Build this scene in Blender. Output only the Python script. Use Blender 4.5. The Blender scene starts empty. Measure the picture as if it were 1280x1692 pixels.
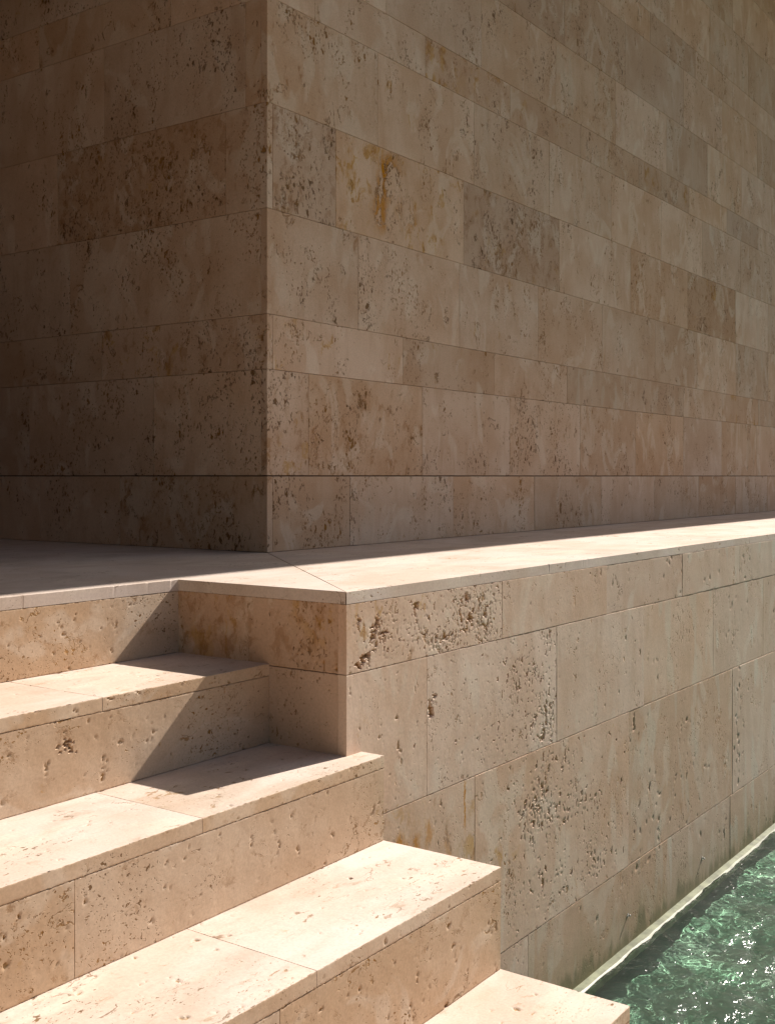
import bpy, bmesh, math, random
import numpy as np
from mathutils import Vector, Matrix

random.seed(7)
SC = bpy.context.scene
COL = SC.collection

# ------------------------------------------------------------------ camera, sky, sun, exposure
# origin: outer corner of the raised terrace beside the stairs; +x runs along the pool wall,
# +y runs back from the pool wall, z = 0 is the terrace top.  Metres.
A = 0.6166
CAM = Vector((-2.185, -1.686, 0.28))
cam = bpy.data.cameras.new('camera')
cam.sensor_fit = 'HORIZONTAL'
cam.sensor_width = 36.0
cam.lens = 36.0 * 1880.3 / 1280.0
cam.shift_y = -(846.0 - 786.7) / 1280.0
cam.clip_start = 0.05
cam.clip_end = 4000.0
cam_ob = bpy.data.objects.new('camera', cam)
COL.objects.link(cam_ob)
cam_ob.location = CAM
cam_ob.rotation_euler = (math.pi / 2, 0, A - math.pi / 2)
SC.camera = cam_ob

SUN_TO = Vector((1.65, -0.26, 1.42)).normalized()       # towards the sun
world = bpy.data.worlds.new('World')
SC.world = world
world.use_nodes = True
wn = world.node_tree
wn.nodes.clear()
sky = wn.nodes.new('ShaderNodeTexSky')
sky.sky_type = 'NISHITA'
sky.sun_disc = False
sky.sun_elevation = math.asin(SUN_TO.z)
sky.sun_rotation = math.atan2(SUN_TO.x, SUN_TO.y)
sky.air_density = 1.0
sky.dust_density = 3.0
sky.ozone_density = 1.0
bg = wn.nodes.new('ShaderNodeBackground')
bg.inputs['Strength'].default_value = 0.05
wo = wn.nodes.new('ShaderNodeOutputWorld')
wn.links.new(sky.outputs[0], bg.inputs['Color'])
wn.links.new(bg.outputs[0], wo.inputs['Surface'])

sun = bpy.data.lights.new('sun', 'SUN')
sun.energy = 5.0
sun.angle = math.radians(0.53)
sun.color = (1.0, 0.92, 0.84)
sun.cycles.is_caustics_light = True
sun_ob = bpy.data.objects.new('sun', sun)
COL.objects.link(sun_ob)
sun_ob.location = SUN_TO * 30
sun_ob.rotation_euler = (-SUN_TO).to_track_quat('-Z', 'Y').to_euler()

SC.view_settings.view_transform = 'Standard'
SC.view_settings.look = 'None'
SC.view_settings.gamma = 1.0
SC.view_settings.exposure = 0.63
SC.view_settings.use_curve_mapping = False
SC.render.engine = 'CYCLES'
SC.cycles.use_denoising = True
SC.cycles.denoiser = 'OPENIMAGEDENOISE'
SC.cycles.denoising_input_passes = 'RGB_ALBEDO_NORMAL'
SC.cycles.denoising_prefilter = 'ACCURATE'
SC.cycles.use_adaptive_sampling = False
SC.cycles.max_bounces = 8
SC.cycles.diffuse_bounces = 5
SC.cycles.caustics_reflective = False
SC.cycles.caustics_refractive = True
SC.cycles.sample_clamp_indirect = 6.0
SC.cycles.blur_glossy = 0.3

# ------------------------------------------------------------------ numpy noise (shapes only)
def _hash(ix, iy, seed):
    h = (ix.astype(np.int64) * 374761393 + iy.astype(np.int64) * 668265263 + seed * 1442695041) & 0xffffffff
    h = ((h ^ (h >> 13)) * 1274126177) & 0xffffffff
    h = ((h ^ (h >> 16)) * 2246822519) & 0xffffffff
    return ((h ^ (h >> 15)) & 0xffffff) / float(0xffffff)

def vnoise(x, y, seed=0):
    """smooth gradient-like noise, about -1..1"""
    x0 = np.floor(x); y0 = np.floor(y)
    fx = x - x0; fy = y - y0
    u = fx * fx * fx * (fx * (fx * 6 - 15) + 10); v = fy * fy * fy * (fy * (fy * 6 - 15) + 10)
    def g(dx, dy):
        a = _hash(x0 + dx, y0 + dy, seed) * 2 * math.pi
        return np.cos(a) * (fx - dx) + np.sin(a) * (fy - dy)
    n = (g(0, 0) * (1 - u) + g(1, 0) * u) * (1 - v) + (g(0, 1) * (1 - u) + g(1, 1) * u) * v
    return n * 1.5

def fbm(x, y, seed=0, octv=4, rough=0.5):
    s = np.zeros_like(x); a = 1.0; f = 1.0; t = 0.0
    for i in range(octv):
        s += a * vnoise(x * f + 17.3 * i, y * f - 9.1 * i, seed + i * 13)
        t += a; a *= rough; f *= 2.03
    return s / t * 1.4

def sstep(a, b, x):
    t = np.clip((x - a) / (b - a), 0, 1)
    return t * t * (3 - 2 * t)

# ------------------------------------------------------------------ materials
class NT:
    def __init__(self, name):
        self.m = bpy.data.materials.new(name)
        self.m.use_nodes = True
        self.t = self.m.node_tree
        self.t.nodes.clear()
    def n(self, typ, **kw):
        nd = self.t.nodes.new(typ)
        for k, v in kw.items():
            if k == 'i':
                for kk, vv in v.items():
                    if isinstance(vv, bpy.types.NodeSocket):
                        self.t.links.new(vv, nd.inputs[kk])
                    else:
                        nd.inputs[kk].default_value = vv
            else:
                setattr(nd, k, v)
        return nd
    def math(self, op, a, b=0.0, c=0.0, clamp=False):
        nd = self.n('ShaderNodeMath', operation=op, use_clamp=clamp)
        for k, v in enumerate((a, b, c)):
            if isinstance(v, bpy.types.NodeSocket):
                self.t.links.new(v, nd.inputs[k])
            else:
                nd.inputs[k].default_value = v
        return nd.outputs[0]
    def vmath(self, op, a, b=(0, 0, 0)):
        nd = self.n('ShaderNodeVectorMath', operation=op)
        for k, v in enumerate((a, b)):
            if isinstance(v, bpy.types.NodeSocket):
                self.t.links.new(v, nd.inputs[k])
            else:
                nd.inputs[k].default_value = v
        return nd.outputs[0]
    def noise(self, vec, scale, detail=3.0, rough=0.55, dist=0.0, out=0):
        nd = self.n('ShaderNodeTexNoise', i={'Vector': vec, 'Scale': scale, 'Detail': detail, 'Roughness': rough, 'Distortion': dist})
        return nd.outputs[out]
    def step(self, x, a, b, lo=0.0, hi=1.0):
        nd = self.n('ShaderNodeMapRange', interpolation_type='SMOOTHSTEP')
        for k, v in (('Value', x), ('From Min', a), ('From Max', b), ('To Min', lo), ('To Max', hi)):
            if isinstance(v, bpy.types.NodeSocket):
                self.t.links.new(v, nd.inputs[k])
            else:
                nd.inputs[k].default_value = v
        return nd.outputs[0]
    def mix(self, f, a, b):
        nd = self.n('ShaderNodeMix', data_type='RGBA')
        for k, v in ((0, f), (6, a), (7, b)):
            if isinstance(v, bpy.types.NodeSocket):
                self.t.links.new(v, nd.inputs[k])
            elif k == 0:
                nd.inputs[k].default_value = v
            else:
                nd.inputs[k].default_value = (*v, 1)
        return nd.outputs[2]

def stone(name, stretch=(1, 1, 1), light=(0.67, 0.525, 0.41), mid=(0.575, 0.412, 0.295), brown=(0.36, 0.205, 0.105),
          fleck_scale=52.0, fleck_amt=1.0, bump=1.0, patina=(0.48, 0.41, 0.325), streak=(1.0, 1.0, 0.2), veins=(), wet=False, grime=0.0, vary=0.03, sat=1.06):
    """travertine.  The object's colour tunes each slab: r = brown tone, g = mottling and pits,
    b = orange staining, alpha = 1 - grey green patina.  Vertex attribute 'pit' marks carved holes."""
    T = NT(name)
    tc = T.n('ShaderNodeTexCoord')
    oi = T.n('ShaderNodeObjectInfo')
    sep = T.n('ShaderNodeSeparateColor', i={'Color': oi.outputs['Color']})
    tone, mott, orange = sep.outputs[0], sep.outputs[1], sep.outputs[2]
    pat = T.math('SUBTRACT', 1.0, oi.outputs['Alpha'])
    rnd = oi.outputs['Random']
    off = T.n('ShaderNodeCombineXYZ', i={0: T.math('MULTIPLY', rnd, 71.3), 1: T.math('MULTIPLY', rnd, 37.9), 2: T.math('MULTIPLY', rnd, 53.1)}).outputs[0]
    P = T.vmath('ADD', tc.outputs['Object'], off)
    PS = T.vmath('MULTIPLY', P, stretch)
    PZ = T.vmath('MULTIPLY', P, streak)
    # warped coordinates for organic shapes
    wv = T.vmath('SUBTRACT', T.noise(PS, 26.0, 4.0, 0.65, 0.0, 1), (0.5, 0.5, 0.5))
    PW = T.vmath('ADD', PS, T.vmath('MULTIPLY', wv, (0.05, 0.05, 0.05)))
    # broad tone and bedding streaks
    n1 = T.noise(P, 3.2, 3.0, 0.6)
    col = T.mix(T.step(n1, 0.35, 0.66), light, mid)
    n2 = T.noise(PZ, 13.0, 4.0, 0.62, 0.4)
    col = T.mix(T.step(n2, 0.46, 0.72, 0.0, 0.42), col, tuple(0.65 * m + 0.35 * b for m, b in zip(mid, brown)))
    col = T.mix(T.math('MULTIPLY', tone, 0.85), col, tuple(0.5 * (m + b) for m, b in zip(mid, brown)))
    # pale calcite clouds
    n3 = T.noise(PS, 5.5, 3.0, 0.5, 1.2)
    col = T.mix(T.step(n3, 0.54, 0.64, 0.0, 0.42), col, (0.73, 0.63, 0.52))
    # brown mottling
    n4 = T.noise(PW, 26.0, 5.0, 0.72, 0.5)
    g4 = n1
    thr = T.math('SUBTRACT', 0.66, T.math('MULTIPLY', mott, 0.17))
    m4 = T.math('MULTIPLY', T.step(n4, thr, T.math('ADD', thr, 0.13)), T.step(g4, 0.34, 0.62, 0.45, 1.0))
    col = T.mix(T.math('MULTIPLY', m4, 0.70), col, brown)
    # orange iron stains, in a few places only
    n5 = T.noise(PW, 11.0, 4.0, 0.7, 0.6)
    g5 = T.noise(P, 2.6, 2.0, 0.5)
    th5 = T.math('SUBTRACT', 0.72, T.math('MULTIPLY', orange, 0.20))
    m5 = T.math('MULTIPLY', T.step(n5, th5, T.math('ADD', th5, 0.10)), T.step(g5, 0.42, 0.56))
    ochre = T.mix(T.step(n4, 0.45, 0.6), (0.52, 0.325, 0.14), (0.38, 0.20, 0.065))
    col = T.mix(T.math('MULTIPLY', m5, 0.8), col, ochre)
    for (vx, vz, rx, rz, k) in veins:
        q = T.vmath('MULTIPLY', T.vmath('SUBTRACT', T.vmath('ADD', tc.outputs['Object'], T.vmath('MULTIPLY', wv, (0.08, 0.08, 0.08))), (vx, 0, vz)), (1 / rx, 0, 1 / rz))
        ln = T.n('ShaderNodeVectorMath', operation='LENGTH', i={0: q}).outputs['Value']
        gate = T.step(ln, 0.35, 1.0, 1.0, 0.0)
        col = T.mix(T.math('MULTIPLY', T.math('MULTIPLY', gate, T.step(n5, 0.425, 0.53)), k), col, (0.47, 0.225, 0.055))
        edge = T.math('SUBTRACT', 1.0, T.step(T.math('ABSOLUTE', T.math('SUBTRACT', n5, 0.46)), 0.004, 0.022))
        col = T.mix(T.math('MULTIPLY', T.math('MULTIPLY', gate, edge), k), col, (0.11, 0.055, 0.02))
    # small voids: round and elongated flecks in clusters
    cl = T.noise(PS, 6.0, 3.0, 0.6)
    dens = T.math('ADD', cl, T.math('ADD', 0.03, T.math('MULTIPLY', mott, 0.09)))
    vo = T.n('ShaderNodeTexVoronoi', feature='F1', i={'Vector': PW, 'Scale': fleck_scale, 'Randomness': 1.0})
    cellr = T.n('ShaderNodeSeparateColor', i={'Color': vo.outputs['Color']}).outputs[0]
    lim = T.math('MULTIPLY', T.step(dens, 0.49, 0.77, 0.03, 0.46), fleck_amt)
    lim = T.math('MULTIPLY', lim, T.step(cellr, 0.45, 1.0, 0.0, 1.2))
    jit = T.math('MULTIPLY', T.math('SUBTRACT', T.noise(PS, 95.0, 3.0, 0.7), 0.5), 0.9)
    fl = T.step(T.math('ADD', T.math('SUBTRACT', vo.outputs['Distance'], lim), jit), -0.12, 0.0, 1.0, 0.0)
    fl = T.math('MULTIPLY', fl, T.step(lim, 0.04, 0.16))
    vo2 = T.n('ShaderNodeTexVoronoi', feature='F1', i={'Vector': PW, 'Scale': fleck_scale * 2.6, 'Randomness': 1.0})
    cellr2 = T.n('ShaderNodeSeparateColor', i={'Color': vo2.outputs['Color']}).outputs[1]
    lim2 = T.math('MULTIPLY', T.math('MULTIPLY', T.step(dens, 0.45, 0.70, 0.06, 0.55), fleck_amt), T.step(cellr2, 0.42, 1.0, 0.0, 1.1))
    fl2 = T.math('MULTIPLY', T.step(T.math('ADD', T.math('SUBTRACT', vo2.outputs['Distance'], lim2), jit), -0.2, 0.0, 0.8, 0.0), T.step(lim2, 0.05, 0.2))
    # hooked hairline cavities
    n6 = T.noise(PW, 15.0, 2.0, 0.55, 0.8)
    g6 = T.noise(P, 11.0, 2.0, 0.5)
    hk = T.math('SUBTRACT', 1.0, T.step(T.math('ABSOLUTE', T.math('SUBTRACT', n6, 0.5)), 0.004, 0.020))
    th6 = T.math('SUBTRACT', 0.63, T.math('MULTIPLY', mott, 0.06))
    hk = T.math('MULTIPLY', hk, T.step(g6, th6, T.math('ADD', th6, 0.05)))
    hole = T.math('MAXIMUM', T.math('MAXIMUM', fl, fl2), T.math('MULTIPLY', hk, 0.8))
    holecol = T.mix(T.step(g5, 0.40, 0.60), (0.16, 0.088, 0.038), (0.31, 0.165, 0.055))
    col = T.mix(T.math('MULTIPLY', hole, 0.9), col, holecol)
    # carved pits: ochre-lined
    at = T.n('ShaderNodeAttribute', attribute_name='pit')
    pf = T.step(at.outputs['Fac'], 0.25, 0.95)
    pcol = T.mix(T.step(n6, 0.40, 0.60), (0.46, 0.33, 0.20), (0.38, 0.20, 0.06))
    col = T.mix(T.math('MULTIPLY', pf, 0.75), col, pcol)
    # olive-grey patina in vertical runs
    col = T.mix(T.math('MULTIPLY', pat, T.step(n2, 0.22, 0.75, 0.55, 1.0)), col, patina)
    pd = T.noise(T.vmath('MULTIPLY', P, (1.0, 1.0, 0.30)), 12.0, 1.0, 0.4, 0.2)
    col = T.mix(T.math('MULTIPLY', T.step(pd, 0.62, 0.66), T.math('MULTIPLY', pat, 1.4, 0, True)), col, (0.60, 0.55, 0.455))
    if wet:      # damp, algae-tinted band above the pool surface with a ragged top
        pz_ = T.n('ShaderNodeSeparateXYZ', i={0: T.n('ShaderNodeNewGeometry').outputs['Position']}).outputs[2]
        lvl = T.math('ADD', pz_, T.math('MULTIPLY', T.math('SUBTRACT', n2, 0.5), 0.30))
        col = T.mix(T.step(lvl, -1.42, -1.16, 0.55, 0.0), col, (0.30, 0.265, 0.17))
        col = T.mix(T.step(lvl, -1.41, -1.35, 0.75, 0.0), col, (0.17, 0.165, 0.095))
    if grime:
        gn = T.noise(P, 2.1, 4.0, 0.65, 0.8)
        col = T.mix(T.step(gn, 0.48, 0.72, 0.0, grime), col, (0.36, 0.29, 0.21))
    # fine grain
    n9 = T.noise(P, 170.0, 2.0, 0.7)
    hsv = T.n('ShaderNodeHueSaturation', i={'Color': col, 'Saturation': T.math('ADD', sat, T.math('MULTIPLY', T.math('FRACT', T.math('MULTIPLY', rnd, 13.7)), 0.18)), 'Value': T.math('MULTIPLY', T.step(n9, 0.25, 0.75, 0.92, 1.07), T.math('ADD', 1.0 - vary, T.math('MULTIPLY', T.math('FRACT', T.math('MULTIPLY', rnd, 7.31)), 2 * vary)))})
    col = hsv.outputs[0]
    # relief
    h = T.math('MULTIPLY', hole, -1.0)
    h = T.math('ADD', h, T.math('MULTIPLY', n4, 0.10))
    h = T.math('ADD', h, T.math('MULTIPLY', n9, 0.05))
    h = T.math('ADD', h, T.math('MULTIPLY', m4, -0.16))
    bp = T.n('ShaderNodeBump', i={'Strength': min(1.0, 0.8 * bump), 'Distance': 0.0022 * max(1.0, bump), 'Height': h})
    bs = T.n('ShaderNodeBsdfPrincipled', i={'Base Color': col, 'Roughness': 0.8, 'Specular IOR Level': 0.2, 'Normal': bp.outputs[0]})
    o = T.n('ShaderNodeOutputMaterial')
    T.t.links.new(bs.outputs[0], o.inputs['Surface'])
    return T.m

M_WALL = stone('travertine_wall', stretch=(1, 1, 0.62), bump=1.7, vary=0.10, sat=1.03)
M_VEIN = stone('travertine_veined', stretch=(1, 1, 0.62), bump=1.7, sat=1.1, veins=[(0.36, 0.28, 0.11, 0.13, 0.95), (0.30, 0.14, 0.07, 0.15, 0.8), (0.50, 0.15, 0.10, 0.10, 0.45)])
PODIUM = dict(wet=True, sat=1.0, stretch=(1, 1, 0.6), fleck_scale=64.0, fleck_amt=0.8, bump=0.9, light=(0.71, 0.558, 0.448), mid=(0.64, 0.467, 0.352))
M_PODIUM = stone('travertine_podium', **PODIUM)
M_RUST = stone('travertine_rusty', veins=[(0.545, 0.49, 0.012, 0.09, 0.9), (0.22, 0.44, 0.06, 0.07, 0.85), (0.30, 0.42, 0.035, 0.08, 0.75), (0.36, 0.46, 0.025, 0.06, 0.6), (0.46, 0.40, 0.02, 0.08, 0.5)], **PODIUM)
M_STEP = stone('travertine_step', stretch=(0.8, 1, 1), fleck_scale=84.0, fleck_amt=0.8, light=(0.65, 0.518, 0.398), mid=(0.58, 0.432, 0.31), brown=(0.33, 0.205, 0.12), streak=(0.7, 1, 0.7))
M_PAVE = stone('travertine_paving', stretch=(0.5, 1, 1), fleck_scale=80.0, fleck_amt=0.72, light=(0.68, 0.58, 0.51), mid=(0.62, 0.50, 0.41), brown=(0.36, 0.24, 0.145), bump=0.5, streak=(0.25, 1, 1), grime=0.35, sat=0.95)

def simple_mat(name, col, rough=0.9, noise_scale=20.0, amt=0.12, metallic=0.0):
    T = NT(name)
    tc = T.n('ShaderNodeTexCoord')
    n = T.noise(tc.outputs['Object'], noise_scale, 5.0, 0.65)
    c = T.mix(T.step(n, 0.3, 0.7), tuple(v * (1 - amt) for v in col), tuple(min(1, v * (1 + amt)) for v in col))
    bs = T.n('ShaderNodeBsdfPrincipled', i={'Base Color': c, 'Roughness': rough, 'Metallic': metallic})
    o = T.n('ShaderNodeOutputMaterial')
    T.t.links.new(bs.outputs[0], o.inputs['Surface'])
    return T.m
M_CORE = simple_mat('mortar', (0.16, 0.12, 0.09))
M_GROUND = simple_mat('garden_ground', (0.24, 0.19, 0.145), 0.95, 6.0, 0.3)
M_BLOCKER = simple_mat('blocker_green', (0.055, 0.065, 0.035), 0.8, 9.0, 0.5)  # dark green of the unseen blocks added to cut sky light
M_ROOF = simple_mat('plaster_soffit', (0.40, 0.35, 0.29), 0.9, 5.0, 0.05)
M_STEEL = simple_mat('steel', (0.55, 0.54, 0.52), 0.3, 60.0, 0.1, 1.0)

# ------------------------------------------------------------------ helpers
def link(o, parent=None):
    COL.objects.link(o)
    if parent is not None:
        o.parent = parent
    return o
def mesh_obj(name, verts, faces, mat, parent=None, smooth=False):
    me = bpy.data.meshes.new(name)
    me.from_pydata(verts, [], faces)
    me.materials.append(mat)
    if smooth:
        me.polygons.foreach_set('use_smooth', [True] * len(me.polygons))
    me.update()
    return link(bpy.data.objects.new(name, me), parent)
def thing(name, label, cat, loc=(0, 0, 0)):
    o = bpy.data.objects.new(name, None)
    o.empty_display_size = 0.2
    o.location = loc
    o['label'] = label; o['category'] = cat
    return link(o)
def structure(o, label=None, cat=None):
    o['kind'] = 'structure'
    if label: o['label'] = label
    if cat: o['category'] = cat
    return o
def box(name, x0, x1, y0, y1, z0, z1, mat, parent=None):
    v = [(x, y, z) for x in (x0, x1) for y in (y0, y1) for z in (z0, z1)]
    f = [(0, 1, 3, 2), (4, 6, 7, 5), (0, 4, 5, 1), (2, 3, 7, 6), (0, 2, 6, 4), (1, 5, 7, 3)]
    return mesh_obj(name, v, f, mat, parent)

_cache = {}
def slab(name, w, h, t, mat, parent, frame, color=(0.2, 0.4, 0.2, 1.0), bev=0.0012):
    """small bevelled slab; local x = length, z = height, front face at local y = 0 looking to -y"""
    key = (round(w, 4), round(h, 4), round(t, 4), mat.name)
    if key not in _cache:
        bm = bmesh.new()
        bmesh.ops.create_cube(bm, size=1.0)
        for v in bm.verts:
            v.co.x = v.co.x * w + w / 2; v.co.y = v.co.y * t + t / 2; v.co.z = v.co.z * h + h / 2
        bmesh.ops.bevel(bm, geom=list(bm.edges), offset=bev, segments=1, affect='EDGES', profile=0.5)
        me = bpy.data.meshes.new(name)
        bm.to_mesh(me); bm.free()
        me.materials.append(mat)
        _cache[key] = me
    o = bpy.data.objects.new(name, _cache[key])
    o.color = color
    link(o, parent)
    o.matrix_local = frame
    return o

def frame(origin, xdir, ndir):
    """matrix whose x is xdir, z is the third axis so that -y looks along ndir"""
    x = Vector(xdir).normalized(); y = -Vector(ndir).normalized(); z = x.cross(y)
    m = Matrix((x, y, z)).transposed().to_4x4()
    m.translation = Vector(origin)
    return m

def carved(name, prof, closed_back, length, res, mat, parent, fr, color, seed, pit=None, rough=0.0006, chip=0.002, front_mat=None, receiver=False):
    """slab swept along local x.  prof: list of (y, z) points of the visible skin in order
    (local -y is the front); pit(u, s, v) -> 0..1 depth mask over length u, profile run s;
    its depth in metres is returned with it.  Arrises are nibbled by noise."""
    prof = np.array(prof, float)
    seg = np.linalg.norm(np.diff(prof, axis=0), axis=1)
    run = np.concatenate([[0], np.cumsum(seg)])
    # resample every straight piece
    ys, zs, ss, ny, nz, arris = [], [], [], [], [], []
    E_ = 0.0013
    for k in range(len(seg)):
        d = (prof[k + 1] - prof[k]) / seg[k]
        m = max(1, int(round(seg[k] / res)))
        tt = list(np.linspace(0, seg[k], m + 1)[:-1])
        ex = []
        if k > 0: ex.append(E_)
        if k < len(seg) - 1: ex.append(seg[k] - E_)
        tt = sorted([t for t in tt if t == 0 or all(abs(t - e) > 0.0006 for e in ex)] + ex)
        if k == len(seg) - 1: tt.append(seg[k])
        for j, t in enumerate(tt):
            q = prof[k] + d * t
            ys.append(q[0]); zs.append(q[1]); ss.append(run[k] + t)
            n = np.array((-d[1], d[0]))
            if j == 0 and k > 0:
                dp = (prof[k] - prof[k - 1]) / seg[k - 1]
                n = n + np.array((-dp[1], dp[0])); n /= np.linalg.norm(n)
                arris.append(1.0)
            else:
                arris.append(0.0)
            ny.append(n[0]); nz.append(n[1])
    ys, zs, ss, ny, nz, arris = map(np.array, (ys, zs, ss, ny, nz, arris))
    nu = max(2, int(round(length / res)) + 1)
    us = np.linspace(0, length, nu)
    U, Sg = np.meshgrid(us, ss, indexing='ij')
    NY = np.broadcast_to(ny, U.shape); NZ = np.broadcast_to(nz, U.shape)
    Y = np.broadcast_to(ys, U.shape).copy(); Z = np.broadcast_to(zs, U.shape).copy()
    disp = rough * fbm(U * 9, Sg * 9, seed, 5, 0.6) + rough * 0.25 * vnoise(U * 140, Sg * 140, seed + 5)
    pm = np.zeros_like(U)
    if pit is not None:
        pm, dep = pit(U, Sg, seed)
        disp = disp - dep
    X = U.copy()
    ar = np.broadcast_to(arris, U.shape)
    nib = chip * (0.3 + np.clip(fbm(U * 150, Sg * 3 + 11, seed + 3, 2, 0.7), -0.3, 1.0) + 2.8 * sstep(0.40, 0.75, fbm(U * 60, Sg * 3 + 4, seed + 9, 2)))
    nib = np.clip(nib, 0, 0.0032)
    disp = disp - ar * nib
    Y += NY * disp; Z += NZ * disp
    nv = len(ss)
    co = np.stack([X, Y, Z], -1).reshape(-1, 3)
    i = np.arange(nu - 1)[:, None] * nv + np.arange(nv - 1)[None, :]
    quads = np.stack([i, i + nv, i + nv + 1, i + 1], -1).reshape(-1, 4)
    nf = len(quads)
    # end caps and back
    capa = [int(k) for k in range(nv)]
    capb = [int((nu - 1) * nv + k) for k in range(nv)][::-1]
    verts = co.tolist()
    faces = quads.tolist()
    nb = len(verts)
    for q in closed_back:
        verts.append((0.0, q[0], q[1]))
    for q in closed_back:
        verts.append((length, q[0], q[1]))
    kb = len(closed_back)
    faces.append(capa + [nb + k for k in range(kb)])
    faces.append([nb + kb + k for k in range(kb)][::-1] + capb)
    back0 = [nv - 1] + [nb + k for k in range(kb)] + [0]
    back1 = [(nu - 1) * nv + nv - 1] + [nb + kb + k for k in range(kb)] + [(nu - 1) * nv]
    for k in range(len(back0) - 1):
        faces.append([back0[k], back1[k], back1[k + 1], back0[k + 1]])
    me = bpy.data.meshes.new(name)
    me.from_pydata(verts, [], faces)
    sm = np.zeros(len(me.polygons), bool); sm[:nf] = True
    # keep the run-over at an arris faceted only through its own bevel row
    me.polygons.foreach_set('use_smooth', sm)
    at = me.attributes.new('pit', 'FLOAT', 'POINT')
    vals = np.zeros(len(verts), np.float32); vals[:pm.size] = pm.reshape(-1)
    at.data.foreach_set('value', vals)
    me.materials.append(mat)
    if front_mat is not None:
        me.materials.append(front_mat)
        fm = np.zeros(len(me.polygons), np.int32)
        fm[:nf] = np.broadcast_to(((ny[:-1] + ny[1:]) < -1.2).astype(np.int32), (nu - 1, nv - 1)).reshape(-1)
        me.polygons.foreach_set('material_index', fm)
    me.update()
    me.set_sharp_from_angle(angle=math.radians(34))
    o = bpy.data.objects.new(name, me)
    o.color = color
    link(o, parent)
    o.matrix_local = fr
    o.cycles.is_caustics_receiver = receiver
    return o

def pits(areas, base=0.0, depth=0.007, sx=34.0, sz=22.0):
    """travertine holes. areas: (u, s, ru, rs, strength) blobs where the stone is open"""
    def fn(U, Sg, seed):
        m = np.full(U.shape, base)
        for (u, s, ru, rs, k) in areas:
            e = ((U - u) / ru) ** 2 + ((Sg - s) / rs) ** 2
            m = np.maximum(m, k * np.exp(-e * 0.9))
        wu = U + 0.010 * fbm(U * 25, Sg * 25, seed + 40, 3)
        ws = Sg + 0.014 * fbm(U * 25 + 7, Sg * 25, seed + 41, 3)
        m = m * (0.75 + 0.5 * fbm(U * 7, Sg * 7, seed + 42, 3))
        a = fbm(wu * sx, ws * sz, seed + 1, 4, 0.6) / 0.25
        b = fbm(wu * sx * 2.2, ws * sz * 2.2, seed + 2, 3, 0.6) / 0.28
        th = 2.85 - 2.85 * m
        pa = sstep(th, th + 0.32, a)
        thb = 2.8 - 2.6 * m
        pb = sstep(thb, thb + 0.45, b)
        dep = depth * (pa * (0.6 + 0.5 * np.clip(a - th, 0, 1.5)) + 0.40 * pb * (1 - pa))
        return np.clip(np.maximum(pa, pb * 0.6), 0, 1), dep
    return fn

def big_pits(holes, inner):
    def fn(U, Sg, seed):
        pm, dep = inner(U, Sg, seed)
        for (u, s, ru, rs, d) in holes:
            wu = U + 0.020 * fbm(U * 42, Sg * 42, seed + 60, 4, 0.65)
            ws = Sg + 0.024 * fbm(U * 42 + 3, Sg * 42, seed + 61, 4, 0.65)
            e = np.sqrt(((wu - u) / ru) ** 2 + ((ws - s) / rs) ** 2)
            q = sstep(1.0, 0.68, e)
            pm = np.maximum(pm, q); dep = np.maximum(dep, d * q)
        return pm, dep
    return fn

# ------------------------------------------------------------------ measured layout (metres)
XW, YW = 0.948, 1.072                 # wall corner
YQ, Y2, Y3, Y4, Y5 = 0.556, 0.231, -0.084, -0.408, -0.718
Y6, Y7 = -1.035, -1.352
Z1, Z2, Z3, Z4, Z5, Z6, Z7, Z8 = 0.0, -0.197, -0.398, -0.604, -0.835, -1.035, -1.225, -1.385
PY = -0.016                           # plane of the pool wall
XE = 0.061                            # end of the free steps
ZW = -1.420                           # water
X_LEFT = -6.0
TS = 0.030                            # slab thickness
COURSE = [(-0.0, 0.281, 0), (0.281, 0.672, 1), (0.672, 0.874, 2), (0.874, 1.261, 3), (1.261, 1.648, 4), (1.648, 2.037, 5),
          (2.037, 2.217, 6), (2.217, 2.594, 7), (2.594, 2.975, 8), (2.975, 3.165, 9), (3.165, 3.550, 10), (3.550, 3.930, 11), (3.930, 4.300, 12)]
ROOF_Z = 4.30

# ------------------------------------------------------------------ ground, pool floor, water
def sheet_with_hole(name, z, R, hx0, hx1, hy0, hy1, mat):
    xs = [-R, hx0, hx1, R]; ys = [-R, hy0, hy1, R]
    v = [(x, y, z) for x in xs for y in ys]
    f = []
    for i in range(3):
        for j in range(3):
            if (i, j) != (1, 1):
                a = i * 4 + j
                f.append((a, a + 4, a + 5, a + 1))
    return mesh_obj(name, v, f, mat)
structure(sheet_with_hole('ground', -1.395, 1500.0, XE - 0.02, 12.5, -5.5, 0.04, M_GROUND))
box_floor = mesh_obj('pool_floor', [(XE - 0.02, -5.5, -1.74), (12.5, -5.5, -1.74), (12.5, 0.20, -1.74), (XE - 0.02, 0.20, -1.74)], [(0, 1, 2, 3)], None or M_GROUND)

def pool_stone():
    T = NT('pool_floor_stone')
    tc = T.n('ShaderNodeTexCoord')
    P = tc.outputs['Object']
    n1 = T.noise(P, 4.0, 5.0, 0.6, 0.6)
    c = T.mix(T.step(n1, 0.38, 0.66), (0.46, 0.72, 0.54), (0.70, 0.86, 0.72))
    n2 = T.noise(P, 16.0, 4.0, 0.65)
    c = T.mix(T.step(n2, 0.56, 0.75, 0.0, 0.6), c, (0.24, 0.44, 0.33))
    bs = T.n('ShaderNodeBsdfPrincipled', i={'Base Color': c, 'Roughness': 0.9})
    o = T.n('ShaderNodeOutputMaterial')
    T.t.links.new(bs.outputs[0], o.inputs['Surface'])
    return T.m
box_floor.data.materials[0] = pool_stone()
structure(box_floor)
box_floor.cycles.is_caustics_receiver = True
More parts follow.
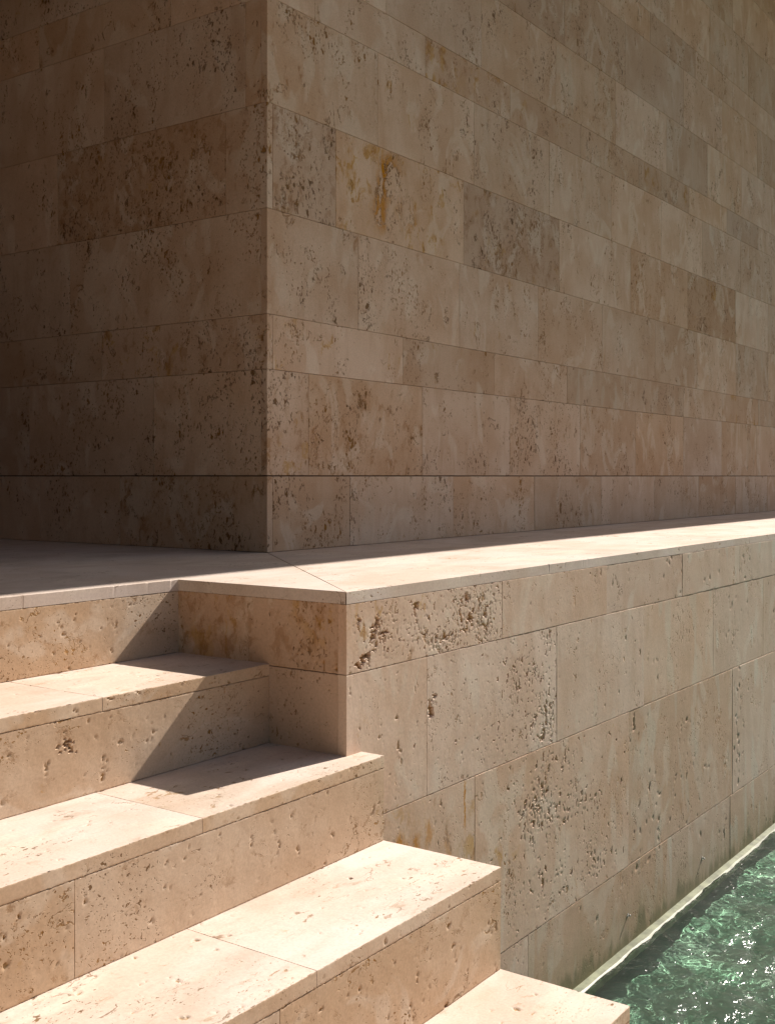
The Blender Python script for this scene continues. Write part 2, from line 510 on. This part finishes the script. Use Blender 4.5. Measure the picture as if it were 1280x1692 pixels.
# far sides of the basin
pw = mesh_obj('pool_basin_wall', [(XE - 0.02, -5.5, -1.75), (12.5, -5.5, -1.75), (12.5, 0.2, -1.75), (XE - 0.02, -5.5, -1.396), (12.5, -5.5, -1.396), (12.5, 0.2, -1.396)],
              [(0, 1, 4, 3), (1, 2, 5, 4)], M_GROUND)
structure(pw)

def water_mat():
    T = NT('pool_water')
    tc = T.n('ShaderNodeTexCoord')
    n = T.noise(tc.outputs['Object'], 52.0, 2.0, 0.6, 0.3)
    bp = T.n('ShaderNodeBump', i={'Strength': 0.8, 'Distance': 0.0058, 'Height': n})
    rf = T.n('ShaderNodeBsdfRefraction', i={'Color': (0.86, 1.0, 0.91, 1), 'Roughness': 0.0, 'IOR': 1.33})
    gl = T.n('ShaderNodeBsdfGlossy', i={'Color': (1, 1, 1, 1), 'Roughness': 0.16, 'Normal': bp.outputs[0]})
    fr = T.n('ShaderNodeFresnel', i={'IOR': 1.33, 'Normal': bp.outputs[0]})
    mx = T.n('ShaderNodeMixShader', i={0: fr.outputs[0], 1: rf.outputs[0], 2: gl.outputs[0]})
    o = T.n('ShaderNodeOutputMaterial')
    T.t.links.new(mx.outputs[0], o.inputs['Surface'])
    return T.m
def axis(a, b, d0, d1, fine, coarse):
    l = list(np.arange(a, d0, coarse)) + list(np.arange(d0, d1, fine)) + list(np.arange(d1, b, coarse)) + [b]
    return np.array(l)
wx = axis(XE - 0.03, 12.49, 0.85, 4.2, 0.009, 0.12)
wy = axis(-5.49, PY + 0.012, -1.15, PY, 0.009, 0.12)
WX, WY = np.meshgrid(wx, wy, indexing='ij')
WA = WX + 0.10 * fbm(WX * 2.0, WY * 2.0, 331, 2); WB = WY + 0.10 * fbm(WX * 2.0 + 9, WY * 2.0, 332, 2)
WZ = 0.008 * fbm(WA * 2.6, WB * 4.6, 301, 2, 0.5) + 0.0070 * fbm(WA * 6.0, WB * 9.5 + 2, 311, 2, 0.5) + 0.0030 * fbm(WA * 14, WB * 23, 321, 2, 0.6)
WZ *= 0.35 + 0.65 * sstep(0.0, 0.35, PY - WY)
wv = np.stack([WX, WY, WZ + ZW], -1).reshape(-1, 3)
nyw = len(wy)
wi = np.arange(len(wx) - 1)[:, None] * nyw + np.arange(nyw - 1)[None, :]
wf = np.stack([wi, wi + nyw, wi + nyw + 1, wi + 1], -1).reshape(-1, 4)
water = mesh_obj('water', wv.tolist(), wf.tolist(), water_mat(), None, True)
structure(water)
water.cycles.is_caustics_caster = True

# ------------------------------------------------------------------ paving slabs (terrace)
terrace = box('terrace', -6.0, 14.0, YQ + 0.035, 9.0, -1.60, -0.0305, M_CORE)
structure(terrace)

def paving(name, poly, z0, z1, mat, parent, color, seed, chip=0.0016, fine=(True,)):
    """flat stone with nibbled arrises; poly counter-clockwise from above"""
    pts = []
    n = len(poly)
    for k in range(n):
        a = np.array(poly[k], float); b = np.array(poly[(k + 1) % n], float)
        L = np.linalg.norm(b - a)
        step = 0.006 if fine[k % len(fine)] else 0.3
        m = max(1, int(L / step))
        d = (b - a) / L; inn = np.array((-d[1], d[0]))
        for j in range(m):
            pts.append((a + d * L * j / m, inn, L * j / m + k * 3.1, fine[k % len(fine)]))
    P0 = np.array([p[0] for p in pts]); IN = np.array([p[1] for p in pts]); S = np.array([p[2] for p in pts])
    F = np.array([1.0 if p[3] else 0.3 for p in pts])
    nb = chip * F * (0.35 + 0.8 * np.abs(fbm(S * 80, S * 0 + 2.0, seed, 3, 0.7)) + 2.2 * sstep(0.4, 0.8, fbm(S * 45, S * 0 + 5.0, seed + 2, 3)))
    N = len(pts)
    v = [(p[0], p[1], z0) for p in P0]
    Q1 = P0 + IN * (0.25 * nb)[:, None]
    v += [(Q1[k][0], Q1[k][1], z1 - 0.8 * nb[k]) for k in range(N)]
    Q2 = P0 + IN * nb[:, None]
    v += [(Q2[k][0], Q2[k][1], z1) for k in range(N)]
    f = []
    for k in range(N):
        k2 = (k + 1) % N
        f.append((k, k2, N + k2, N + k)); f.append((N + k, N + k2, 2 * N + k2, 2 * N + k))
    f.append(tuple(range(2 * N, 3 * N)))
    f.append(tuple(range(N - 1, -1, -1)))
    o = mesh_obj(name, v, f, mat, parent)
    o.color = color
    return o
G = 0.0009
mdir = Vector((XW, YW - PY)).normalized(); mn = Vector((mdir.y, -mdir.x)) * G      # mitre joint from pool corner to wall corner
ledge_x = [0.0, 3.05, 5.9, 8.8, 13.9]
for k in range(4):
    x0, x1 = ledge_x[k], ledge_x[k + 1]
    if k == 0:
        poly = [(mn.x, PY), (x1 - G, PY), (x1 - G, YW + 0.03), (XW + mn.x + 0.03, YW + 0.03)]
    else:
        poly = [(x0 + G, PY), (x1 - G, PY), (x1 - G, YW + 0.03), (x0 + G, YW + 0.03)]
    paving('paving_slab', poly, -TS, 0.0 - 0.0004 * (k % 2), M_PAVE, terrace, (0.05, 0.25, 0.15, 1), 500 + k, 0.0022, (True, False, False, False))
tx = [-0.5, -1.28, -2.06, -2.84, -3.62, -4.4, -5.98]
paving('paving_slab', [(-mn.x, PY - mn.y + 0.0015), (XW - mn.x, YW), (XW + 0.02, 2.75), (tx[0] + G, 2.75), (tx[0] + G, YQ), (0.0, YQ)], -TS, 0.0, M_PAVE, terrace, (0.12, 0.3, 0.2, 1), 520, 0.0016, (False, False, False, False, True, True))
for k in range(len(tx) - 1):
    paving('paving_slab', [(tx[k + 1] + G, YQ), (tx[k] - G, YQ), (tx[k] - G, 2.75), (tx[k + 1] + G, 2.75)], -TS, -0.0003, M_PAVE, terrace, (0.15, 0.3, 0.2, 1), 530 + k, 0.0016, (True, False, False, False))
for k in range(8):
    paving('paving_slab', [(-5.98 + 0.9 * k + G, 2.7515), (-5.98 + 0.9 * (k + 1) - G, 2.7515), (-5.98 + 0.9 * (k + 1) - G, 6.0), (-5.98 + 0.9 * k + G, 6.0)], -TS, -0.0002, M_PAVE, terrace, (0.15, 0.3, 0.2, 1), 540 + k, 0.001, (False,))

# ------------------------------------------------------------------ pool retaining wall
rw = thing('retaining_wall', 'pitted travertine retaining wall rising from the green pool beside the steps', 'wall', (0, PY, 0))
FT = 0.026
box('core', 0.030, 13.95, FT + 0.001, YQ + 0.034 - PY, -1.50, -0.0308, M_CORE, rw)
box('footing', 0.030, 13.95, 0.10, YQ + 0.034 - PY, -1.80, -1.5005, M_CORE, rw)

def ledge_mesh():
    us = np.arange(0.07, 13.9, 0.02)
    wv_ = 0.006 * fbm(us * 7, us * 0 + 3.0, 77, 3); hv = 0.0025 * fbm(us * 11, us * 0 + 8.0, 78, 3)
    v = []; f = []
    for k, u in enumerate(us):
        o_ = -0.038 + 0.55 * float(wv_[k]); t_ = ZW + 0.010 + 0.4 * float(hv[k])
        v += [(u, 0.03, t_), (u, o_ + 0.012, t_ - 0.006), (u, o_, t_ - 0.014), (u, o_, t_ - 0.07), (u, 0.03, t_ - 0.07)]
        if k:
            a = (k - 1) * 5; b = k * 5
            f += [(a + q, a + q + 1, b + q + 1, b + q) for q in range(4)]
    o = mesh_obj('waterline_ledge', v, f, M_LEDGE, rw)
    o.cycles.is_caustics_receiver = True
M_LEDGE = simple_mat('ledge_stone', (0.20, 0.215, 0.135), 0.4, 16.0, 0.4)
ledge_mesh()
def seams(first, to, step, seed):
    r = random.Random(seed); l = list(first)
    while l[-1] < to - 0.4:
        l.append(l[-1] + step * r.uniform(0.93, 1.07))
    l[-1] = to
    return l
ROWS = [(-0.2011, -0.0312, seams([0, 0.758, 1.491, 2.211], 13.9, 0.74, 1)),
        (-0.5730, -0.2029, seams([0, 0.353, 1.11, 1.82, 2.567, 3.255], 13.9, 0.74, 2)),
        (-1.1300, -0.5748, seams([0, 0.60, 1.68, 2.815], 13.9, 0.95, 3)),
        (-1.500, -1.1318, seams([0, 0.919, 2.045, 2.783], 13.9, 0.85, 4))]
P_SPEC = {
    (0, 0): (big_pits([(0.088, 0.045, 0.017, 0.012, 0.016), (0.068, 0.040, 0.011, 0.016, 0.011), (0.047, 0.028, 0.013, 0.008, 0.010), (0.125, 0.120, 0.007, 0.022, 0.008), (0.156, 0.096, 0.018, 0.008, 0.011), (0.108, 0.092, 0.012, 0.010, 0.008),
                       (0.05, 0.13, 0.005, 0.015, 0.006), (0.56, 0.148, 0.010, 0.022, 0.010), (0.575, 0.09, 0.010, 0.012, 0.008), (0.30, 0.14, 0.008, 0.02, 0.007), (0.66, 0.10, 0.010, 0.02, 0.008)],
                      pits([(0.12, 0.09, 0.13, 0.10, 0.72), (0.33, 0.10, 0.09, 0.10, 0.85), (0.62, 0.09, 0.18, 0.13, 0.95), (0.44, 0.04, 0.16, 0.05, 0.9)], 0.2, 0.0045, 62, 46)), (0.0, 0.35, 0.55, 1.0)),
    (0, 1): (pits([(0.05, 0.14, 0.06, 0.03, 0.3)], 0.03, 0.004), (0.25, 0.25, 0.5, 1.0)),
    (1, 0): (pits([(0.2, 0.2, 0.2, 0.2, 0.22)], 0.10, 0.003), (0.0, 0.15, 0.25, 1.0)),
    (1, 1): (big_pits([(0.018, 0.235, 0.012, 0.028, 0.011), (0.03, 0.27, 0.01, 0.012, 0.008)],
                      pits([(0.55, 0.26, 0.13, 0.12, 0.72), (0.66, 0.14, 0.13, 0.2, 0.78), (0.40, 0.10, 0.12, 0.10, 0.45), (0.70, 0.33, 0.06, 0.08, 0.7), (0.45, 0.30, 0.1, 0.1, 0.55)], 0.20, 0.0048, 52, 34)), (0.0, 0.25, 0.45, 1.0)),
    (1, 2): (pits([(0.6, 0.3, 0.1, 0.1, 0.3)], 0.04, 0.003), (0.0, 0.05, 0.1, 0.85)),
    (1, 3): (pits([(0.1, 0.1, 0.1, 0.1, 0.3)], 0.05, 0.003), (0.12, 0.1, 0.2, 0.75)),
    (2, 0): (pits([(0.3, 0.3, 0.3, 0.2, 0.25)], 0.10, 0.004), (0.15, 0.3, 1.0, 1.0)),
    (2, 1): (pits([(0.40, 0.40, 0.20, 0.16, 0.78), (0.22, 0.50, 0.05, 0.06, 0.7), (0.62, 0.30, 0.20, 0.15, 0.62), (0.45, 0.15, 0.25, 0.12, 0.55), (0.8, 0.12, 0.22, 0.10, 0.55), (0.55, 0.5, 0.16, 0.07, 0.6)], 0.16, 0.005, 50, 32), (0.3, 0.3, 0.5, 1.0)),
    (2, 2): (pits([(0.25, 0.15, 0.2, 0.2, 0.45), (0.05, 0.5, 0.05, 0.08, 0.5), (0.6, 0.3, 0.3, 0.3, 0.3)], 0.10, 0.005), (0.45, 0.35, 0.25, 0.75)),
    (2, 3): (pits([(0.07, 0.3, 0.06, 0.4, 0.72)], 0.08, 0.005), (0.25, 0.25, 0.15, 0.65)),
    (3, 0): (pits([(0.85, 0.3, 0.06, 0.1, 0.4)], 0.06, 0.004), (0.3, 0.3, 0.5, 1.0)),
    (3, 1): (pits([(0.9, 0.34, 0.3, 0.05, 0.5)], 0.07, 0.004), (0.7, 0.35, 0.25, 0.75)),
    (3, 2): (pits([(0.66, 0.3, 0.05, 0.2, 0.6)], 0.07, 0.004), (0.65, 0.35, 0.15, 0.6)),
}
for r, (za, zb, xs) in enumerate(ROWS):
    for k in range(len(xs) - 1):
        x0, x1 = xs[k] + (0.0 if k == 0 else 0.0009), xs[k + 1] - 0.0009
        w, h = x1 - x0, zb - za
        rr = random.Random(r * 100 + k)
        dy = rr.uniform(-0.0006, 0.0006) if k else 0.0
        fr = frame((x0, dy, za), (1, 0, 0), (0, -1, 0))
        pat = min(0.5, max(0.0, (x0 - 1.4) / 3.0))
        colr = (rr.uniform(0.05, 0.4), rr.uniform(0.1, 0.3), rr.uniform(0.05, 0.3), 1 - pat)
        pf = pits([(w * rr.random(), h * rr.random(), 0.15, 0.2, 0.4)], 0.06, 0.004)
        if (r, k) in P_SPEC:
            pf, colr = P_SPEC[(r, k)]
        colr = (colr[0], min(1, colr[1] + 0.12), colr[2], colr[3])
        if x0 > 4.2:
            slab('stone_slab', round(w, 3), h, FT, M_PODIUM, rw, fr, colr)
            continue
        res = 0.0027 if x1 < 1.2 else (0.0034 if x1 < 1.9 else 0.006)
        lip = 0.010
        carved('stone_slab', [(lip, 0), (0, 0), (0, h), (lip, h)], [(FT, h), (FT, 0)], w, res, M_RUST if (r, k) == (2, 0) else M_PODIUM, rw, fr, colr, 40 + r * 31 + k * 7, pf, 0.0005, 0.0008, None, r == 3)
# cheek of the wall towards the stairs (faces -x), set behind the face slab; mottled, with orange raised to paint in bounced light
for (za, zb, ya, yb, seed, colr) in [(-0.201, -0.0305, FT + 0.0008, YQ + 0.01 - PY, 3, (0.75, 1.0, 1.0, 1)), (-0.573, -0.203, FT + 0.0008, YQ - 0.17 - PY, 5, (0.45, 0.5, 0.5, 1)), (-0.573, -0.203, YQ - 0.168 - PY, YQ + 0.01 - PY, 6, (0.4, 0.5, 0.5, 1))]:
    w, h = yb - ya, zb - za
    fr = frame((0.0006, yb, za), (0, -1, 0), (-1, 0, 0))
    carved('cheek_slab', [(0.008, 0), (0, 0), (0, h), (0.008, h)], [(0.028, h), (0.028, 0)], w, 0.004, M_PODIUM, rw, fr, colr, 900 + seed,
           pits([(w - 0.05, 0.05, 0.1, 0.08, 0.5)] if seed == 3 else [], 0.1, 0.004), 0.0006, 0.0012)
# two small steel pins in the lowest course
for (px, pz) in ((2.436, -1.311), (1.671, -1.307)):
    bm = bmesh.new()
    bmesh.ops.create_cone(bm, cap_ends=True, segments=14, radius1=0.0024, radius2=0.002, depth=0.012)
    bmesh.ops.create_uvsphere(bm, u_segments=12, v_segments=8, radius=0.004, matrix=Matrix.Translation((0, 0, 0.005)))
    bmesh.ops.create_cone(bm, cap_ends=True, segments=16, radius1=0.007, radius2=0.007, depth=0.002, matrix=Matrix.Translation((0, 0, -0.002)))
    me = bpy.data.meshes.new('fixing_pin'); bm.to_mesh(me); bm.free(); me.materials.append(M_STEEL)
    po = link(bpy.data.objects.new('fixing_pin', me), rw)
    po.location = (px, -0.003, pz); po.rotation_euler = (math.pi / 2, 0, 0)

# ------------------------------------------------------------------ staircase
st = thing('staircase', 'sunlit travertine steps with thick treads descending beside the pool wall', 'stairs', (-2, -0.4, Z8))
st_off = Vector(st.location)
NOSE = [YQ, Y2, Y3, Y4, Y5, Y6, Y7]
TOP = [Z1, Z2, Z3, Z4, Z5, Z6, Z7, Z8]
TT = 0.030
def st_frame(x, y, z, n):
    return frame(Vector((x, y, z)) - st_off, (1, 0, 0), n)
# treads 2..7
TJ = {1: [0.0005, -0.541, -1.32, -2.1, -2.9, -3.7], 2: [XE, -0.558, -1.34, -2.1, -2.9, -3.7], 3: [XE, -0.60, -1.38, -2.1, -2.9, -3.7],
      4: [XE, -0.64, -1.4, -2.1, -2.9, -3.7], 5: [XE, -0.60, -1.38, -2.1, -2.9, -3.7], 6: [XE, -0.60, -1.38, -2.1, -2.9, -3.7]}
for k in range(1, 7):
    yn, yb = NOSE[k], NOSE[k - 1] + 0.004
    dep = yb - yn
    xs = TJ[k]
    for j in range(len(xs) - 1):
        x1, x0 = xs[j] - (G if j else 0), xs[j + 1] + G
        near = j <= 1 and k <= 4
        res = 0.0036 if near else 0.02
        seed = 1200 + k * 17 + j
        pf = pits([(0.35 * (x1 - x0), TT + 0.12, 0.12, 0.05, 0.40), (0.8 * (x1 - x0), TT + 0.2, 0.08, 0.06, 0.38)], 0.14, 0.0035, 26, 48)
        carved('tread_slab', [(0.012, 0), (0, 0), (0, TT), (dep, TT)], [(dep, 0)], x1 - x0, res, M_PAVE, st, st_frame(x0, yn, TOP[k] - TT, (0, -1, 0)),
               ((0.05, 0.06, 0.16)[j % 3], 0.5, 0.35, 1), seed, pf, 0.0005, 0.0019, M_STEP)
RJ = {0: [0.0, -0.78, -1.56, -2.4, -3.7], 1: [0.0, -0.95, -1.8, -2.7, -3.7], 2: [XE - 0.001, -0.873, -1.65, -2.6, -3.7], 3: [XE - 0.001, -0.70, -1.5, -2.6, -3.7],
      4: [XE - 0.001, -0.9, -1.8, -2.7, -3.7], 5: [XE - 0.001, -0.9, -1.8, -2.7, -3.7], 6: [XE - 0.001, -0.9, -1.8, -2.7, -3.7]}
for k in range(0, 7):
    za, zb = TOP[k + 1] + 0.0008, TOP[k] - TT - 0.0012
    h = zb - za
    xs = RJ[k]
    for j in range(len(xs) - 1):
        x1, x0 = xs[j] - (G if j else 0), xs[j + 1] + G
        near = j <= 1 and k <= 4
        res = 0.0036 if near else 0.02
        w = x1 - x0
        pf = pits([(0.6 * w, 0.1, 0.25, 0.06, 0.32)], 0.20, 0.0035, 40, 34)
        if (k, j) == (1, 0):
            pf = big_pits([(-0.637 - x0, 0.128, 0.010, 0.008, 0.012), (-0.626 - x0, 0.120, 0.007, 0.007, 0.009), (-0.655 - x0, 0.124, 0.006, 0.005, 0.006)], pf)
        carved('riser_slab', [(0.008, 0), (0, 0), (0, h), (0.008, h)], [(0.03, h), (0.03, 0)], w, res, M_STEP, st, st_frame(x0, NOSE[k] + 0.0003, za, (0, -1, 0)),
               (0.12 + 0.1 * (j % 2), 0.52, 0.40, 1), 1500 + k * 19 + j, pf, 0.0007, 0.0014)
# concrete body under the slabs
for k in range(1, 7):
    xe = -0.002 if k == 1 else XE - 0.003
    o = box('step_body', -3.7, xe, NOSE[k] + 0.0335, NOSE[k - 1] + 0.033, -1.75, TOP[k] - TT - 0.001, M_CORE, st)
    o.location = -st_off
side = box('side_string', XE - 0.0028, XE - 0.0005, NOSE[6] + 0.036, PY - 0.003, -1.75, Z7 - TT - 0.004, M_CORE, st)
side.location = -st_off
landing = box('landing', -6.0, XE - 0.004, -5.5, NOSE[6] + 0.033, -1.75, Z8 - 0.0004, M_PAVE)
structure(landing)
flank = box('stair_flank_ground', -6.0, -3.702, NOSE[6], YQ + 0.034, -1.75, -0.2, M_GROUND)
structure(flank)

# ------------------------------------------------------------------ building with coursed stone cladding
bd = thing('stone_building', 'shaded building corner clad in large travertine slabs above the steps', 'building', (XW, YW, 0))
bo = Vector(bd.location)
wall = box('wall', XW + TS, 13.5, YW + TS, 8.5, 0.0, ROOF_Z, M_CORE, bd)
wall.location = -bo
R_J = {0: [0.498, 1.278, 2.061, 2.864, 3.64, 4.427, 5.193], 1: [0.238, 1.024, 1.802, 2.59, 3.355, 4.145, 4.89, 5.69], 2: [0.874, 1.65, 2.434, 3.2, 4.145, 4.9],
       3: [0.555, 1.331, 2.1, 2.88, 3.66, 4.4, 5.2], 4: [0.407, 1.368, 2.341, 3.282, 4.22, 5.193], 5: [0.688, 1.46, 2.222, 3.0, 3.758, 4.5, 5.3],
       6: [0.275, 1.048, 1.808, 2.6, 3.4, 4.245, 5.0], 7: [0.75, 1.527, 2.298, 3.063, 3.85, 4.6, 5.331], 8: [0.9, 1.6, 2.4, 3.202, 4.145, 4.9, 5.7],
       9: [0.5, 1.3], 10: [0.8, 1.55], 11: [0.4, 1.2], 12: [0.75, 1.5]}
L_J = {0: [0.79, 1.296], 1: [0.594, 1.37], 2: [0.9, 1.7], 3: [1.1, 1.9], 4: [0.206, 1.18], 5: [0.108, 0.885], 6: [0.5, 1.301], 7: [0.4, 1.2], 8: [0.8, 1.6],
       9: [0.5, 1.3], 10: [0.7, 1.5], 11: [0.3, 1.1], 12: [0.6, 1.4]}
R_C = {(0, 0): (0.30, 0.45, 0.25, 1), (0, 1): (0.0, 0.30, 0.45, 0.92), (0, 2): (0.2, 0.5, 0.3, 1), (0, 3): (0.05, 0.2, 0.1, 0.95),
       (1, 0): (0.15, 0.85, 0.75, 1), (1, 1): (0.25, 0.75, 0.15, 1), (1, 2): (0.1, 0.4, 0.35, 1), (1, 5): (0.45, 0.3, 0.5, 1), (1, 6): (0.0, 0.2, 0.2, 1),
       (2, 0): (0.1, 0.35, 0.6, 1), (2, 1): (0.15, 0.45, 0.45, 1), (2, 3): (0.25, 0.2, 0.2, 0.8), (2, 6): (0.6, 0.3, 0.8, 1),
       (3, 0): (0.0, 0.4, 0.15, 1), (3, 1): (0.1, 0.45, 0.25, 1), (3, 2): (0.05, 0.3, 0.5, 1),
       (4, 0): (0.35, 1.0, 0.6, 1), (4, 1): (0.0, 0.15, 1.0, 1), (4, 2): (0.5, 0.95, 0.8, 1), (4, 3): (0.0, 0.2, 0.2, 0.95), (4, 4): (0.6, 0.7, 0.6, 1), (4, 5): (0.65, 0.75, 0.65, 1), (4, 6): (0.0, 0.2, 0.2, 0.85),
       (5, 0): (0.1, 0.55, 0.2, 1), (5, 1): (0.05, 0.25, 0.4, 1), (5, 2): (0.1, 0.5, 0.3, 0.92), (5, 3): (0.15, 0.3, 0.2, 0.85),
       (6, 0): (0.0, 0.3, 0.3, 1), (6, 1): (0.0, 0.3, 0.3, 0.95), (6, 2): (0.55, 0.7, 1.0, 1), (6, 3): (0.5, 0.4, 0.8, 1), (6, 4): (0.45, 0.4, 0.9, 0.9), (6, 5): (0.4, 0.5, 0.8, 0.9),
       (7, 1): (0.1, 0.3, 0.2, 0.95), (7, 2): (0.2, 0.3, 0.2, 0.9), (7, 3): (0.1, 0.6, 0.2, 0.85), (8, 1): (0.6, 0.7, 0.6, 0.95), (8, 2): (0.65, 0.7, 0.5, 0.95), (8, 3): (0.55, 0.6, 0.5, 0.9)}
L_C = {(4, 1): (0.7, 1.0, 0.45, 1), (2, 0): (0.4, 0.75, 0.9, 1), (5, 0): (0.5, 0.4, 0.7, 1), (0, 0): (0.2, 0.75, 0.1, 1), (3, 0): (0.1, 0.5, 0.3, 1)}
JG = 0.0007
for (za, zb, c) in COURSE:
    z0 = za + (0.0015 if c == 0 else (0.002 if c == 1 else JG)); z1 = zb - (0.002 if c == 0 else JG)
    h = z1 - z0
    own = c in (1, 3, 5, 8, 10, 12)        # right-hand face slab shows its end on the left face
    xs = seams([0.0 if own else TS + 0.0012] + R_J[c], 12.5, 0.78, 60 + c)
    for k in range(len(xs) - 1):
        x0, x1 = xs[k] + (JG if k else 0), xs[k + 1] - JG
        rr = random.Random(c * 1000 + k)
        dy = rr.uniform(-0.0008, 0.0008)
        colr = R_C.get((c, k), (rr.uniform(0.0, 0.35), rr.uniform(0.2, 0.55), rr.uniform(0.1, 0.5), 1 - max(0, min(0.25, (x0 - 2) * 0.08)) * rr.random()))
        slab('stone_slab', x1 - x0, h, TS, M_VEIN if (c, k) == (4, 1) else M_WALL, wall, frame(Vector((XW + x0, YW + dy, z0)), (1, 0, 0), (0, -1, 0)), colr)
    ys = seams([TS + 0.0012 if own else 0.0] + L_J[c], 6.0, 0.8, 90 + c)
    for k in range(len(ys) - 1):
        y0, y1 = ys[k] + (JG if k else 0), ys[k + 1] - JG
        rr = random.Random(c * 1000 + k + 500)
        colr = L_C.get((c, k), (rr.uniform(0.05, 0.4), rr.uniform(0.3, 0.6), rr.uniform(0.1, 0.5), 1))
        slab('stone_slab', y1 - y0, h, TS, M_WALL, wall, frame(Vector((XW + rr.uniform(-0.0006, 0.0006), YW + y1, z0)), (0, -1, 0), (-1, 0, 0)), colr)
roof = box('roof', -7.5, 19.5, 0.588 - ROOF_Z * (0.26 / 1.42), 9.0, ROOF_Z + 0.002, ROOF_Z + 0.40, M_ROOF, bd)
roof.location = -bo
pas = box('added_side_wall', -2.0, -1.62, 0.75, 6.0, 0.0, ROOF_Z, M_WALL, bd)  # added out of view to darken the left wall face
pas.location = -bo
pae = box('added_end_wall', -1.619, XW - 0.004, 6.0, 6.3, 0.0, ROOF_Z, M_WALL, bd)  # added out of view, closes the back so the left face stays dark
pae.location = -bo

# ------------------------------------------------------------------ unseen leafy blocks added to cut sky light on the walls
def sky_blocker(label, x0, y0, x1, y1, height, seed):
    L = math.hypot(x1 - x0, y1 - y0)
    t = thing('sky_blocker', label, 'sky_blocker', ((x0 + x1) / 2, (y0 + y1) / 2, -1.395))
    nu = int(L / 0.25)
    prof = [(-0.7, 0.0)] + [(-0.7, height * k / 28) for k in range(1, 29)] + [(-0.7 + 1.4 * k / 6, height) for k in range(1, 7)] + [(0.7, height * (1 - k / 28)) for k in range(1, 29)]
    n = len(prof)
    U, K = np.meshgrid(np.linspace(-L / 2, L / 2, nu), np.arange(n), indexing='ij')
    py = np.array([p[0] for p in prof])[K]; pz = np.array([p[1] for p in prof])[K]
    d = 0.16 * fbm(U * 1.7, K * 0.45, seed, 4, 0.65)
    py = py * (1 + d); pz = np.maximum(0, pz + d * 1.2 * (pz > 0.1))
    v = np.stack([U, py, pz], -1).reshape(-1, 3).tolist()
    i = np.arange(nu - 1)[:, None] * n + np.arange(n - 1)[None, :]
    f = np.stack([i, i + n, i + n + 1, i + 1], -1).reshape(-1, 4).tolist()
    f += [list(range(n)), [(nu - 1) * n + k for k in range(n)][::-1]]
    o = mesh_obj('blocker_mesh', v, f, M_BLOCKER, t)
    t.rotation_euler = (0, 0, math.atan2(y1 - y0, x1 - x0))
sky_blocker('added unseen green hedge standing across the foot of the steps', -8.8, -8.0, -8.8, 8.0, 5.5, 81)
sky_blocker('added unseen green hedge on the far bank of the pool', -12, -9.5, 30, -9.5, 2.0, 71)
